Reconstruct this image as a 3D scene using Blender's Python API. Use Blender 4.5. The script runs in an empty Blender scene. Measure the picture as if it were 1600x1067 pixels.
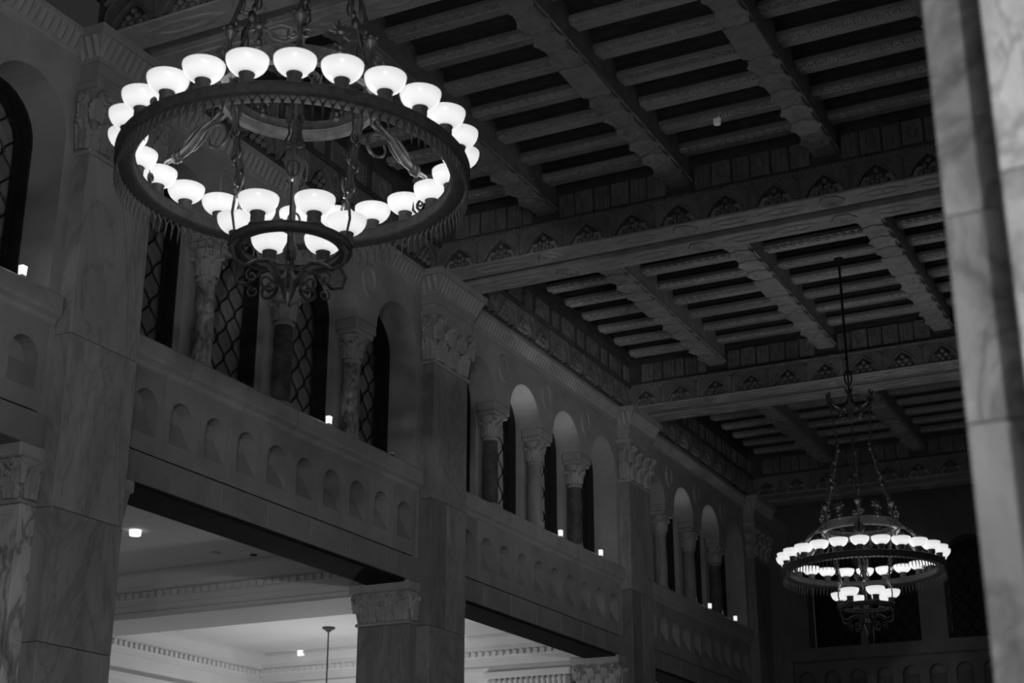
import bpy, math, random
from math import sin, cos, pi, radians, sqrt, atan2
random.seed(7)
# ------------------------------------------------------------------ camera, world, view
scene = bpy.context.scene
COL = scene.collection
cam_data = bpy.data.cameras.new('camera')
cam = bpy.data.objects.new('camera', cam_data); COL.objects.link(cam)
cam.location = (0, 0, 0)                       # eye height; the floor lies 1.6 m below
cam.rotation_euler = (radians(90 + 20.3), 0, radians(26.6))
cam_data.sensor_width = 36.0
cam_data.lens = 36.0 * 2400 / 1600
cam_data.clip_start = 0.05; cam_data.clip_end = 300
cam_data.dof.use_dof = True
cam_data.dof.focus_distance = 25.0
cam_data.dof.aperture_fstop = 1.5
scene.camera = cam
world = bpy.data.worlds.new('night'); scene.world = world
world.use_nodes = True
world.node_tree.nodes['Background'].inputs[0].default_value = (0.02, 0.02, 0.02, 1)
world.node_tree.nodes['Background'].inputs[1].default_value = 1.0
scene.view_settings.view_transform = 'Standard'
scene.view_settings.look = 'None'
scene.view_settings.exposure = 0.0
scene.view_settings.gamma = 1.0
scene.view_settings.use_curve_mapping = False
BULB_W = 9.0        # each chandelier bulb
GLOW = 0.84          # radiance of the opal glass
AISLE_W = 540.0      # pendant globes in the left side aisle
AISLE_R = (7000.0, 1900.0, 400.0)     # unseen pendant globes added in the right side aisle to light pier and walls
# ------------------------------------------------------------------ layout
XW = -18.0           # left wall plane
XR = -0.72           # right arcade plane
BAY = 12.5
FLOOR = -1.6
YF = 61.4            # far wall
def PL(i): return 18.5 + BAY * (i - 1)          # near edge of pilaster i
PW = 1.75                                       # pilaster width
def BC(b): return 25.65 + BAY * (b - 1)         # centre of bay b
PITCH, HW = 2.75, 0.95                          # window pitch, half width
ZL0, ZG, ZC0, ZC1 = 7.2, 7.79, 9.36, 9.9        # lintel bottom, groove, coping
ZS = 12.87                                      # arch spring
ZCOR0, ZCOR1 = 14.42, 15.0                      # wall cornice
ZRIB, ZJ, ZCEIL = 16.05, 16.6, 16.98
RIBS = [-14.64, -11.13, -7.62, -4.11]
AX = -9.36
# ------------------------------------------------------------------ materials
def new_mat(name):
    m = bpy.data.materials.new(name); m.use_nodes = True
    nt = m.node_tree; nt.nodes.clear()
    out = nt.nodes.new('ShaderNodeOutputMaterial'); b = nt.nodes.new('ShaderNodeBsdfPrincipled')
    nt.links.new(b.outputs[0], out.inputs[0])
    return m, nt, b
def g(v): return (v, v, v, 1)
def N(nt, t, **kw):
    n = nt.nodes.new(t)
    for k, v in kw.items():
        if k in n.inputs: n.inputs[k].default_value = v
        else: setattr(n, k, v)
    return n
def ramp(nt, fac, stops):
    r = nt.nodes.new('ShaderNodeValToRGB'); nt.links.new(fac, r.inputs[0])
    e = r.color_ramp.elements
    while len(e) < len(stops): e.new(0.5)
    for el, (p, v) in zip(e, stops): el.position = p; el.color = g(v)
    return r
def math_node(nt, op, a, b):
    n = nt.nodes.new('ShaderNodeMath'); n.operation = op
    for i, x in enumerate((a, b)):
        if isinstance(x, (int, float)): n.inputs[i].default_value = x
        else: nt.links.new(x, n.inputs[i])
    return n.outputs[0]
def stone(name, lo, hi, scale=0.7, detail=7, distort=0.6, rough=0.6, spread=0.25, vein=0.0, bump=0.15, stretch=(1, 1, 1), spec=0.3):
    m, nt, b = new_mat(name)
    tc = N(nt, 'ShaderNodeTexCoord'); oi = N(nt, 'ShaderNodeObjectInfo')
    mp = N(nt, 'ShaderNodeMapping'); mp.inputs['Scale'].default_value = stretch
    nt.links.new(tc.outputs['Object'], mp.inputs[0])
    off = N(nt, 'ShaderNodeVectorMath', operation='SCALE'); off.inputs[0].default_value = (37.0, 19.0, 53.0)
    nt.links.new(oi.outputs['Random'], off.inputs['Scale'])
    add = N(nt, 'ShaderNodeVectorMath', operation='ADD')
    nt.links.new(mp.outputs[0], add.inputs[0]); nt.links.new(off.outputs[0], add.inputs[1])
    n1 = N(nt, 'ShaderNodeTexNoise', Scale=scale, Detail=detail, Roughness=0.62, Distortion=distort)
    nt.links.new(add.outputs[0], n1.inputs['Vector'])
    c = ramp(nt, n1.outputs[0], [(0.3, lo), (0.7, hi)]).outputs[0]
    if vein > 0:
        n2 = N(nt, 'ShaderNodeTexNoise', Scale=scale * 0.8, Detail=5, Roughness=0.55, Distortion=2.2)
        nt.links.new(add.outputs[0], n2.inputs['Vector'])
        a = math_node(nt, 'ABSOLUTE', math_node(nt, 'SUBTRACT', n2.outputs[0], 0.5), 0)
        r = ramp(nt, a, [(0.0, 1 - vein), (0.045, 1.0)])
        n3 = N(nt, 'ShaderNodeTexNoise', Scale=scale * 1.7, Detail=6, Roughness=0.7, Distortion=1.0)
        nt.links.new(add.outputs[0], n3.inputs['Vector'])
        r3 = ramp(nt, n3.outputs[0], [(0.34, 1 - vein * 0.8), (0.5, 1.0)])
        mx = N(nt, 'ShaderNodeMix', data_type='RGBA', blend_type='MULTIPLY'); mx.inputs[0].default_value = 1
        nt.links.new(c, mx.inputs[6]); nt.links.new(r.outputs[0], mx.inputs[7])
        my = N(nt, 'ShaderNodeMix', data_type='RGBA', blend_type='MULTIPLY'); my.inputs[0].default_value = 1
        nt.links.new(mx.outputs[2], my.inputs[6]); nt.links.new(r3.outputs[0], my.inputs[7])
        c = my.outputs[2]
    tone = math_node(nt, 'ADD', math_node(nt, 'MULTIPLY', oi.outputs['Random'], 2 * spread), 1 - spread)
    mz = N(nt, 'ShaderNodeVectorMath', operation='SCALE')
    nt.links.new(c, mz.inputs[0]); nt.links.new(tone, mz.inputs['Scale'])
    nt.links.new(mz.outputs[0], b.inputs['Base Color'])
    b.inputs['Roughness'].default_value = rough
    b.inputs['Specular IOR Level'].default_value = spec
    if bump:
        nb = N(nt, 'ShaderNodeTexNoise', Scale=9.0, Detail=4)
        nt.links.new(tc.outputs['Object'], nb.inputs['Vector'])
        bp = N(nt, 'ShaderNodeBump', Strength=bump, Distance=0.05)
        nt.links.new(nb.outputs[0], bp.inputs['Height']); nt.links.new(bp.outputs[0], b.inputs['Normal'])
    return m
def metal(name, v, rough, metallic=0.8):
    m, nt, b = new_mat(name)
    tc = N(nt, 'ShaderNodeTexCoord'); n = N(nt, 'ShaderNodeTexNoise', Scale=11.0, Detail=4)
    nt.links.new(tc.outputs['Object'], n.inputs['Vector'])
    r = ramp(nt, n.outputs[0], [(0.3, v * 0.6), (0.7, v * 1.3)])
    nt.links.new(r.outputs[0], b.inputs['Base Color'])
    b.inputs['Roughness'].default_value = rough; b.inputs['Metallic'].default_value = metallic
    return m
M = {}
M['wall'] = stone('limestone_wall', 0.27, 0.37, 0.9, spread=0.06, bump=0.1)
M['lime'] = stone('limestone_carved', 0.27, 0.38, 1.4, spread=0.08, bump=0.12)
M['parapet'] = stone('limestone_parapet', 0.22, 0.31, 1.0, spread=0.06, bump=0.1)
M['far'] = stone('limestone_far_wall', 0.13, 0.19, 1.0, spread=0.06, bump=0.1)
M['lintel'] = stone('limestone_lintel', 0.19, 0.27, 1.0, spread=0.1, bump=0.1)
M['marble'] = stone('veined_marble', 0.19, 0.29, 0.75, detail=9, distort=1.0, rough=0.45, spread=0.2, vein=0.22, bump=0.02, stretch=(1, 1.3, 0.45))
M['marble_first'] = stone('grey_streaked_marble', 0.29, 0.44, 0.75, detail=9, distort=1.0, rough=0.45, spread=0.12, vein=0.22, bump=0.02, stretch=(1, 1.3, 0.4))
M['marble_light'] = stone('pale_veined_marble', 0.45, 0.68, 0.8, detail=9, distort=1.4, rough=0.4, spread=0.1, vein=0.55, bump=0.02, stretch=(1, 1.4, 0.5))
M['marble_near'] = stone('cloudy_pale_marble', 0.15, 0.38, 1.5, detail=8, distort=1.2, rough=0.45, spread=0.05, vein=0.4, bump=0.02, stretch=(1, 1, 0.7))
M['marble_mottled'] = stone('mottled_marble', 0.10, 0.46, 2.4, detail=9, distort=1.6, rough=0.35, spread=0.15, vein=0.6, bump=0.02, stretch=(1, 1, 0.6))
M['marble_dark'] = stone('dark_marble', 0.05, 0.12, 2.0, detail=8, distort=1.0, rough=0.35, spread=0.2, vein=0.3, bump=0.02)
M['dark_matte'] = stone('dark_matte_slab', 0.015, 0.025, 1.0, spread=0.0, bump=0.0, rough=0.9, spec=0.05)
M['plaster'] = stone('painted_plaster', 0.60, 0.66, 0.5, spread=0.02, bump=0.02, rough=0.7)
M['joist'] = stone('painted_joist', 0.24, 0.36, 1.6, spread=0.25, bump=0.2, rough=0.6)
M['chain'] = stone('gilded_carving', 0.30, 0.50, 3.0, spread=0.2, bump=0.2, rough=0.5)
M['rib'] = stone('painted_rib', 0.22, 0.36, 2.2, spread=0.12, bump=0.25, rough=0.6)
M['beam'] = stone('painted_beam', 0.25, 0.40, 1.8, spread=0.1, bump=0.25, rough=0.6)
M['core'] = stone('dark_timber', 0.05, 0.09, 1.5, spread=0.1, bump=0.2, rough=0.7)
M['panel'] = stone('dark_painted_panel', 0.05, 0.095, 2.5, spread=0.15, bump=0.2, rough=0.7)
M['frieze'] = stone('painted_frieze', 0.12, 0.22, 2.5, spread=0.15, bump=0.25, rough=0.65)
M['floor'] = stone('polished_floor', 0.18, 0.32, 0.8, spread=0.0, bump=0.0, rough=0.3, vein=0.3)
M['iron'] = metal('black_iron', 0.022, 0.55, 0.3)
M['bronze'] = metal('aged_bronze', 0.055, 0.42, 0.5)
M['bronze_pale'] = metal('worn_bronze', 0.10, 0.42, 0.5)
M['fringe'] = metal('dull_bronze', 0.045, 0.6, 0.2)
M['ring'] = metal('dark_bronze', 0.04, 0.7, 0.1)
m, nt, b = new_mat('night_window_glass')
tc = N(nt, 'ShaderNodeTexCoord'); oi = N(nt, 'ShaderNodeObjectInfo'); n = N(nt, 'ShaderNodeTexNoise', Scale=5.0, Detail=3)
nt.links.new(tc.outputs['Object'], n.inputs['Vector'])
rr = math_node(nt, 'MULTIPLY', math_node(nt, 'ADD', oi.outputs['Random'], 0.5), n.outputs[0])
r = ramp(nt, rr, [(0.1, 0.14), (0.8, 0.3)])
nt.links.new(r.outputs[0], b.inputs['Base Color']); b.inputs['Roughness'].default_value = 0.35
M['glass'] = m
M['glass_glow'] = M['glass'].copy(); M['glass_glow'].name = 'window_glass_added_glow'
bb = [n_ for n_ in M['glass_glow'].node_tree.nodes if n_.type == 'BSDF_PRINCIPLED'][0]
bb.inputs['Emission Color'].default_value = g(1); bb.inputs['Emission Strength'].default_value = 0.035  # faint glow put into these panes to brighten them; no lamp stands behind
M['glass_far'] = stone('unlit_window_glass', 0.012, 0.03, 3.0, spread=0.0, bump=0.0, rough=0.4)
def emitter(name, v):
    m, nt, b = new_mat(name)
    b.inputs['Base Color'].default_value = g(0.8); b.inputs['Emission Color'].default_value = g(1)
    b.inputs['Emission Strength'].default_value = v
    return m
# opal bowl: the bulb sits low in the glass, so the lower half glows more than the rim
m, nt, b = new_mat('opal_glass_lit')
tc = N(nt, 'ShaderNodeTexCoord'); sx = N(nt, 'ShaderNodeSeparateXYZ'); nt.links.new(tc.outputs['Object'], sx.inputs[0])
mr = N(nt, 'ShaderNodeMapRange'); mr.inputs['From Min'].default_value = -0.14; mr.inputs['From Max'].default_value = 0.06
nt.links.new(sx.outputs[2], mr.inputs['Value'])
r = ramp(nt, mr.outputs[0], [(0.0, 0.6), (0.15, 0.95), (0.4, 1.0), (0.75, 0.86), (1.0, 0.76)])
nt.links.new(r.outputs[0], b.inputs['Emission Color']); b.inputs['Emission Strength'].default_value = GLOW
b.inputs['Base Color'].default_value = g(0.25); b.inputs['Roughness'].default_value = 0.3
M['bowl'] = m
M['lamp'] = emitter('small_lamp_lit', 0.9)
M['lamp_dim'] = emitter('small_fixture_glow', 0.06)
M['globe'] = emitter('pendant_globe_lit', 3.0)
# ------------------------------------------------------------------ mesh helpers
class MB:
    def __init__(s): s.v = []; s.f = []
    def add(s, vs, fs):
        o = len(s.v); s.v += [tuple(p) for p in vs]; s.f += [tuple(o + i for i in f) for f in fs]
    def box(s, x0, x1, y0, y1, z0, z1):
        s.add([(x0,y0,z0),(x1,y0,z0),(x1,y1,z0),(x0,y1,z0),(x0,y0,z1),(x1,y0,z1),(x1,y1,z1),(x0,y1,z1)],
              [(0,3,2,1),(4,5,6,7),(0,1,5,4),(1,2,6,5),(2,3,7,6),(3,0,4,7)])
    def cbox(s, x0, x1, y0, y1, z0, z1, c=0.02):
        # box with chamfered edges
        vs = []; idx = {}
        for i, (ax, sx) in enumerate(((x0,1),(x1,-1))):
            for j, (ay, sy) in enumerate(((y0,1),(y1,-1))):
                for k, (az, sz) in enumerate(((z0,1),(z1,-1))):
                    for t, p in enumerate(((ax, ay+sy*c, az+sz*c), (ax+sx*c, ay, az+sz*c), (ax+sx*c, ay+sy*c, az))):
                        idx[i,j,k,t] = len(vs); vs.append(p)
        fs = []
        for i in (0,1): fs.append([idx[i,0,0,0],idx[i,1,0,0],idx[i,1,1,0],idx[i,0,1,0]])
        for j in (0,1): fs.append([idx[0,j,0,1],idx[1,j,0,1],idx[1,j,1,1],idx[0,j,1,1]])
        for k in (0,1): fs.append([idx[0,0,k,2],idx[1,0,k,2],idx[1,1,k,2],idx[0,1,k,2]])
        for i in (0,1):
            for j in (0,1): fs.append([idx[i,j,0,0],idx[i,j,1,0],idx[i,j,1,1],idx[i,j,0,1]])
        for i in (0,1):
            for k in (0,1): fs.append([idx[i,0,k,0],idx[i,1,k,0],idx[i,1,k,2],idx[i,0,k,2]])
        for j in (0,1):
            for k in (0,1): fs.append([idx[0,j,k,1],idx[1,j,k,1],idx[1,j,k,2],idx[0,j,k,2]])
        for i in (0,1):
            for j in (0,1):
                for k in (0,1): fs.append([idx[i,j,k,0],idx[i,j,k,1],idx[i,j,k,2]])
        s.add(vs, fs)
    def prism(s, poly, axis, a0, a1):
        # poly: 2D points; axis 'x' -> (y,z), 'y' -> (x,z), 'z' -> (x,y)
        f = {'x': lambda p, a: (a, p[0], p[1]), 'y': lambda p, a: (p[0], a, p[1]), 'z': lambda p, a: (p[0], p[1], a)}[axis]
        n = len(poly)
        s.add([f(p, a0) for p in poly] + [f(p, a1) for p in poly],
              [tuple(range(n))[::-1], tuple(range(n, 2*n))] + [(i, (i+1) % n, n + (i+1) % n, n + i) for i in range(n)])
    def lathe(s, prof, n=24, cx=0, cy=0, closed=False):
        o = []; fs = []
        m = len(prof)
        for i in range(n):
            a = 2*pi*i/n
            for r, z in prof: o.append((cx + r*cos(a), cy + r*sin(a), z))
        for i in range(n):
            j = (i+1) % n
            for k in range(m if closed else m-1):
                l = (k+1) % m
                fs.append((i*m+k, j*m+k, j*m+l, i*m+l))
        s.add(o, fs)
    def tube(s, pts, rad, n=6, flat=1.0):
        # rad: number or list; flat squeezes one axis
        if not isinstance(rad, (list, tuple)): rad = [rad]*len(pts)
        vs = []; fs = []
        up = None
        for i, p in enumerate(pts):
            a = pts[max(i-1,0)]; c = pts[min(i+1,len(pts)-1)]
            t = [c[k]-a[k] for k in range(3)]; L = sqrt(sum(x*x for x in t)) or 1; t = [x/L for x in t]
            if up is None:
                ref = (0,0,1) if abs(t[2]) < 0.9 else (1,0,0)
            else: ref = up
            d = sum(ref[k]*t[k] for k in range(3)); u = [ref[k]-d*t[k] for k in range(3)]
            L = sqrt(sum(x*x for x in u)) or 1; u = [x/L for x in u]; up = u
            w = [t[1]*u[2]-t[2]*u[1], t[2]*u[0]-t[0]*u[2], t[0]*u[1]-t[1]*u[0]]
            for k in range(n):
                q = 2*pi*k/n
                vs.append(tuple(p[m] + rad[i]*(cos(q)*u[m] + flat*sin(q)*w[m]) for m in range(3)))
        for i in range(len(pts)-1):
            for k in range(n):
                l = (k+1) % n
                fs.append((i*n+k, i*n+l, (i+1)*n+l, (i+1)*n+k))
        fs.append(tuple(range(n))[::-1]); fs.append(tuple((len(pts)-1)*n+k for k in range(n)))
        s.add(vs, fs)
    def ball(s, c, r, n=8, m=5, sz=1.0):
        s.lathe([(max(r*sin(pi*k/m), 1e-4), c[2] - sz*r*cos(pi*k/m)) for k in range(m+1)], n, c[0], c[1])
    def mesh(s, name, smooth=False, angle=40):
        me = bpy.data.meshes.new(name); me.from_pydata(s.v, [], s.f); me.update()
        if smooth:
            me.polygons.foreach_set('use_smooth', [True]*len(me.polygons))
            me.set_sharp_from_angle(angle=radians(angle))
        return me
    def build(s, name, mat, parent=None, loc=(0,0,0), smooth=False, rot=(0,0,0)):
        return link(name, s.mesh(name, smooth), mat, parent, loc, rot)
def link(name, me, mat, parent=None, loc=(0,0,0), rot=(0,0,0), scale=None):
    if mat is not None and not me.materials: me.materials.append(M[mat])
    o = bpy.data.objects.new(name, me); COL.objects.link(o)
    o.parent = parent; o.location = loc; o.rotation_euler = rot
    if scale: o.scale = scale
    return o
def tag(o, label, cat, group=None):
    o['label'] = label; o['category'] = cat
    if group: o['group'] = group
    return o
def empty(name, loc=(0,0,0), rot=(0,0,0)):
    o = bpy.data.objects.new(name, None); COL.objects.link(o); o.location = loc; o.rotation_euler = rot
    o.empty_display_size = 0.2
    return o
def thing(name, label, cat, loc=(0,0,0), group=None, rot=(0,0,0)): return tag(empty(name, loc, rot), label, cat, group)
def structure(name, label=None, loc=(0,0,0), rot=(0,0,0)):
    o = empty(name, loc, rot); o['kind'] = 'structure'
    if label: o['label'] = label
    return o
def copy_tree(o, parent=None, label=None):
    c = o.copy(); COL.objects.link(c); c.parent = parent
    if label: c['label'] = label
    for ch in list(o.children): copy_tree(ch, c)
    return c
def arch_pts(sc, hw, zs, n=16):
    return [(sc - hw*cos(pi*k/n), zs + hw*sin(pi*k/n)) for k in range(n+1)]
def arch_cell(mb, f, s0, s1, sc, hw, zs, zt, d1, n=16):
    """wall above the spring with a round arch: front, back, intrados, underside of the imposts"""
    A = arch_pts(sc, hw, zs, n)
    for d in (0, d1):
        mb.add([f(s0,d,zs), f(sc-hw,d,zs), f(sc-hw,d,zt), f(s0,d,zt)], [(0,1,2,3)])
        mb.add([f(sc+hw,d,zs), f(s1,d,zs), f(s1,d,zt), f(sc+hw,d,zt)], [(0,1,2,3)])
        for k in range(n):
            (a, za), (c, zc) = A[k], A[k+1]
            mb.add([f(a,d,za), f(c,d,zc), f(c,d,zt), f(a,d,zt)], [(0,1,2,3)])
    o = len(mb.v)
    mb.v += [f(a,0,z) for a, z in A] + [f(a,d1,z) for a, z in A]
    mb.f += [(o+k, o+k+1, o+n+2+k, o+n+1+k) for k in range(n)]
    for a, c in ((s0, sc-hw), (sc+hw, s1)):
        mb.add([f(a,0,zs), f(c,0,zs), f(c,d1,zs), f(a,d1,zs)], [(0,1,2,3)])
    mb.add([f(s0,0,zt), f(s1,0,zt), f(s1,d1,zt), f(s0,d1,zt)], [(0,1,2,3)])
def fbox(mb, f, s0, s1, d0, d1, z0, z1):
    P = [f(s,d,z) for z in (z0,z1) for s, d in ((s0,d0),(s1,d0),(s1,d1),(s0,d1))]
    mb.add(P, [(0,3,2,1),(4,5,6,7),(0,1,5,4),(1,2,6,5),(2,3,7,6),(3,0,4,7)])
LW = lambda s, d, z: (XW - d, s, z)
FW = lambda s, d, z: (s, YF + d, z)
# ------------------------------------------------------------------ shell
fl = MB(); fl.box(-32, 13, -20, 63, FLOOR-0.3, FLOOR); o = fl.build('floor', 'floor'); o['kind'] = 'structure'
ceiling = structure('ceiling')
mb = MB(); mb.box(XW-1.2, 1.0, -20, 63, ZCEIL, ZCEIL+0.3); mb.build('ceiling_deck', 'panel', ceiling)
mb = MB(); mb.box(-32, XW-1.0, -20, 63, 8.1, 8.4); mb.build('aisle_ceiling', 'plaster', ceiling)
mb = MB(); mb.box(0.2, 13, -20, 63, 8.1, 8.4); mb.build('aisle_ceiling', 'plaster', ceiling)
mb = MB(); mb.box(-32, 13, -20.3, -20, FLOOR, 17.3); o = mb.build('wall_back', 'wall'); o['kind'] = 'structure'
mb = MB(); mb.box(12.7, 13, -20, 63, FLOOR, 8.4); o = mb.build('wall_aisle_right', 'plaster'); o['kind'] = 'structure'
# right arcade wall: lintel, upper wall, piers (only the pier beside the camera is in view)
mb = MB(); mb.box(XR, XR+1.2, -20, 63, ZL0, ZCEIL); wr = mb.build('wall_right', 'wall'); wr['kind'] = 'structure'
for i in (-1, 1, 2, 3, 4):
    mb = MB(); mb.box(XR-0.3, XR+1.4, PL(i)-0.3, PL(i)+PW+0.3, FLOOR, ZL0); mb.build('pier', 'marble', wr)
near = thing('marble_pier', 'tall pale marble pier close beside the camera, blurred at the frame edge', 'pier', (XR, 6.0, FLOOR))
ZJN = [0, 2.3, 3.4, 4.3, 5.35, 6.4, 7.4, 8.8]
for a, c in zip(ZJN, ZJN[1:]):
    mb = MB(); mb.cbox(-0.275, 0.3, 0, PW, a+0.002, c-0.002, 0.006); mb.build('pilaster_block', 'marble_near', near)
    mb = MB(); mb.cbox(0.005, 1.5, -0.33, PW+0.33, a+0.002, c-0.002, 0.008); mb.build('pier_block', 'marble_near', near)
# ------------------------------------------------------------------ left wall
wall = structure('wall_left')
def wall_bay(b, opens):
    c = BC(b)
    mb = MB()
    for k in opens:
        sc = c + (k - 1.5)*PITCH
        arch_cell(mb, LW, sc - PITCH/2, sc + PITCH/2, sc, HW, ZS, ZCOR1, 1.15)
        for e in (-1, 1):
            s0, s1 = sorted((sc + e*HW, sc + e*PITCH/2))
            end = (k == 0 and e < 0) or (k == 3 and e > 0) or (k-1 not in opens and e < 0)
            fbox(mb, LW, s0, s1, 0 if end else 0.6, 1.15, ZC1, ZS)
    fbox(mb, LW, c-5.5, c+5.5, 0.34, 1.15, ZG, ZC1); fbox(mb, LW, c-5.5, c+5.5, 0.02, 0.36, ZC0+0.02, ZC1-0.02)
    if len(opens) < 4:
        fbox(mb, LW, c-5.5, c + (opens[0]-2)*PITCH, 0, 1.15, ZC1, ZCOR1)
    mb.build('arcade_bay', 'wall', wall)
wall_bay(0, [3])
for b in (1, 2, 3): wall_bay(b, [0, 1, 2, 3])
mb = MB(); fbox(mb, LW, PL(4)+PW+0.6, YF, 0, 1.15, FLOOR, ZCOR1)
for i in (1, 2, 3, 4): fbox(mb, LW, PL(i)-0.2, PL(i)+PW+0.2, 0.02, 1.15, ZL0, ZCOR1)
mb.build('wall_core', 'wall', wall)
# niche panel: scooped round-headed niche in a plain slab
def niche_mesh():
    mb = MB(); w, h, hw, n = 1.04, ZC0-ZG, 0.33, 10
    zb, zs = 0.34, 1.21-hw
    out = [(-hw, zb)] + [(-hw*cos(pi*k/n), zs + hw*sin(pi*k/n)) for k in range(n+1)] + [(hw, zb)]
    dep = lambda z: -0.3*min(1.0, (z-zb)/(0.62*(1.21-zb)))
    for k in range(1, n+1):
        (a, za), (c, zc) = out[k], out[k+1]
        mb.add([(0,a,za),(0,c,zc),(0,c,h),(0,a,h)], [(0,1,2,3)])
    mb.add([(0,-w/2,0),(0,-hw,0),(0,-hw,h),(0,-w/2,h)], [(0,1,2,3)])
    mb.add([(0,hw,0),(0,w/2,0),(0,w/2,h),(0,hw,h)], [(0,1,2,3)])
    mb.add([(0,-hw,0),(0,hw,0),(0,hw,zb),(0,-hw,zb)], [(0,1,2,3)])
    back = [(dep(z), y*0.96, z) for y, z in out]
    fr = [(0, y, z) for y, z in out]; m = len(out)
    mb.add(fr + back, [(k, k+1, m+k+1, m+k) for k in range(m-1)])
    for k in range(m//2):
        mb.add([back[k], back[k+1], back[m-2-k], back[m-1-k]], [(0,1,2,3)])
    mb.add([(-0.32,-w/2,0),(-0.32,w/2,0),(-0.32,w/2,h),(-0.32,-w/2,h)], [(0,1,2,3)])
    return mb.mesh('niche_panel')
NICHE = niche_mesh()
mb = MB(); mb.prism([(-0.3,0),(0.0,0),(0.03,0.03),(0.05,0.1),(0.13,0.17),(0.15,0.22),(0.15,0.5),(0.12,0.54),(-0.3,0.54)], 'y', 0.006, BAY_COP := 1.775)
COPING = mb.mesh('coping_block')
mb = MB(); mb.cbox(-1.05, 0.03, 0.006, 1.53, 0, ZG-ZL0-0.03, 0.012); LINTEL = mb.mesh('lintel_block')
for b in (0, 1, 2, 3):
    c = BC(b)
    if b:
        mb = MB(); mb.cbox(XW-1.06, XW-0.02, PL(b)+PW+0.56, PL(b+1)-0.56, ZL0-0.07, ZL0-0.004, 0.02); mb.build('dark_transom', 'dark_matte', wall)  # near-black matte slab covering the lintel underside
    for k in range(10):
        y = c + (k-4.5)*1.04
        if b == 0 and y < 14.5: continue
        link('niche_panel', NICHE, 'parapet', wall, (XW, y, ZG))
    for k in range(6):
        y = c - 5.4 + k*1.785
        if b == 0 and y < 13: continue
        link('coping_block', COPING, 'lime', wall, (XW, y, ZC0))
    for k in range(7):
        y = c - 5.4 + k*1.542
        if b == 0 and y < 13: continue
        link('lintel_block', LINTEL, 'lintel', wall, (XW, y, ZL0))
    for k in range(5):                      # roundels over the colonnettes
        y = c + (k-2)*PITCH
        if (b == 0 and k < 4) or k in (0, 4): continue
        q = MB(); n = 20
        ring = [(0.0, 0.3), (0.05, 0.28), (0.05, 0.23), (0.02, 0.2), (0.03, 0.1), (0.045, 0.001)]
        vs = []; fs = []
        for i in range(n):
            a = 2*pi*i/n
            for d, r_ in ring: vs.append((d, r_*cos(a), 1.35*r_*sin(a)))
        for i in range(n):
            j = (i+1) % n
            for l in range(5): fs.append((i*6+l, j*6+l, j*6+l+1, i*6+l+1))
        q.add(vs, fs); q.build('roundel', 'lime', wall, (XW, y, 13.9), True)
# ------------------------------------------------------------------ carved pieces
def leaf_mesh(w, h, out, lobes=4):
    """acanthus leaf facing +x, curling outwards at the tip"""
    mb = MB(); n = 9; cols = 7
    vs = []; fs = []
    for i in range(n+1):
        t = i/n
        wid = w*(0.78 + 0.28*sin(pi*min(t*1.15, 1))) * (1 if t < 0.72 else max(0.22, 1 - ((t-0.72)/0.28)**2*0.85))
        wid *= 1 + 0.13*sin(2*pi*lobes*t)
        x = 0.03 + out*(0.25*t + 0.75*max(0, (t-0.45)/0.55)**2)
        z = h*(t if t < 0.86 else 0.86 + 0.10*sin((t-0.86)/0.14*pi)*1.0 - 0.10*((t-0.86)/0.14)**2)
        for j in range(cols):
            u = j/(cols-1)*2-1
            ridge = 0.045*w*cos(3*pi*u) + 0.10*w*(1-u*u)
            vs.append((x + ridge, u*wid/2, z - 0.06*h*abs(u)*t))
    for i in range(n):
        for j in range(cols-1):
            a = i*cols+j; fs.append((a, a+1, a+cols+1, a+cols))
    mb.add(vs, fs)
    return mb.mesh('acanthus_leaf', True, 60)
def spiral(r0, turns, n=22, plane='xz', s=1, c=(0,0,0), a0=0.0, shrink=0.8):
    pts = []
    for i in range(n+1):
        t = i/n; a = a0 + s*2*pi*turns*t; r = r0*(1-shrink*t)
        p, q = r*cos(a), r*sin(a)
        pts.append((c[0]+p, c[1], c[2]+q) if plane == 'xz' else (c[0], c[1]+p, c[2]+q) if plane == 'yz' else (c[0]+p, c[1]+q, c[2]))
    return pts
LEAF_BIG = leaf_mesh(0.52, 0.62, 0.16)
LEAF_SM = leaf_mesh(0.40, 0.50, 0.13)
mb = MB(); pts = spiral(0.15, 1.6, plane='yz'); mb.tube([(0.02+0.05*i/len(pts), p[1], p[2]) for i, p in enumerate(pts)], [0.045]*12 + [0.038]*11, 6)
VOLUTE = mb.mesh('volute', True)
def tongues(mb, f, s0, s1, z0, z1, d0, d1, pitch=0.16):
    """row of leaf tongues on a sloping moulding: f maps (s, d, z); d is the projection"""
    n = max(1, int(round((s1-s0)/pitch))); p = (s1-s0)/n
    for i in range(n):
        c = s0 + (i+0.5)*p; w = p*0.42
        rows = []
        for t, ww in ((0, 0.55), (0.25, 0.95), (0.6, 1.0), (1.0, 0.85)):
            z = z0 + (z1-z0)*t; d = d0 + (d1-d0)*t
            rows.append([f(c-w*ww, d, z), f(c, d+0.035, z-0.01), f(c+w*ww, d, z)])
        vs = [v for r_ in rows for v in r_]
        fs = []
        for k in range(3):
            for j in range(2): fs.append((k*3+j, k*3+j+1, k*3+j+4, k*3+j+3))
        mb.add(vs, fs)
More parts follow.
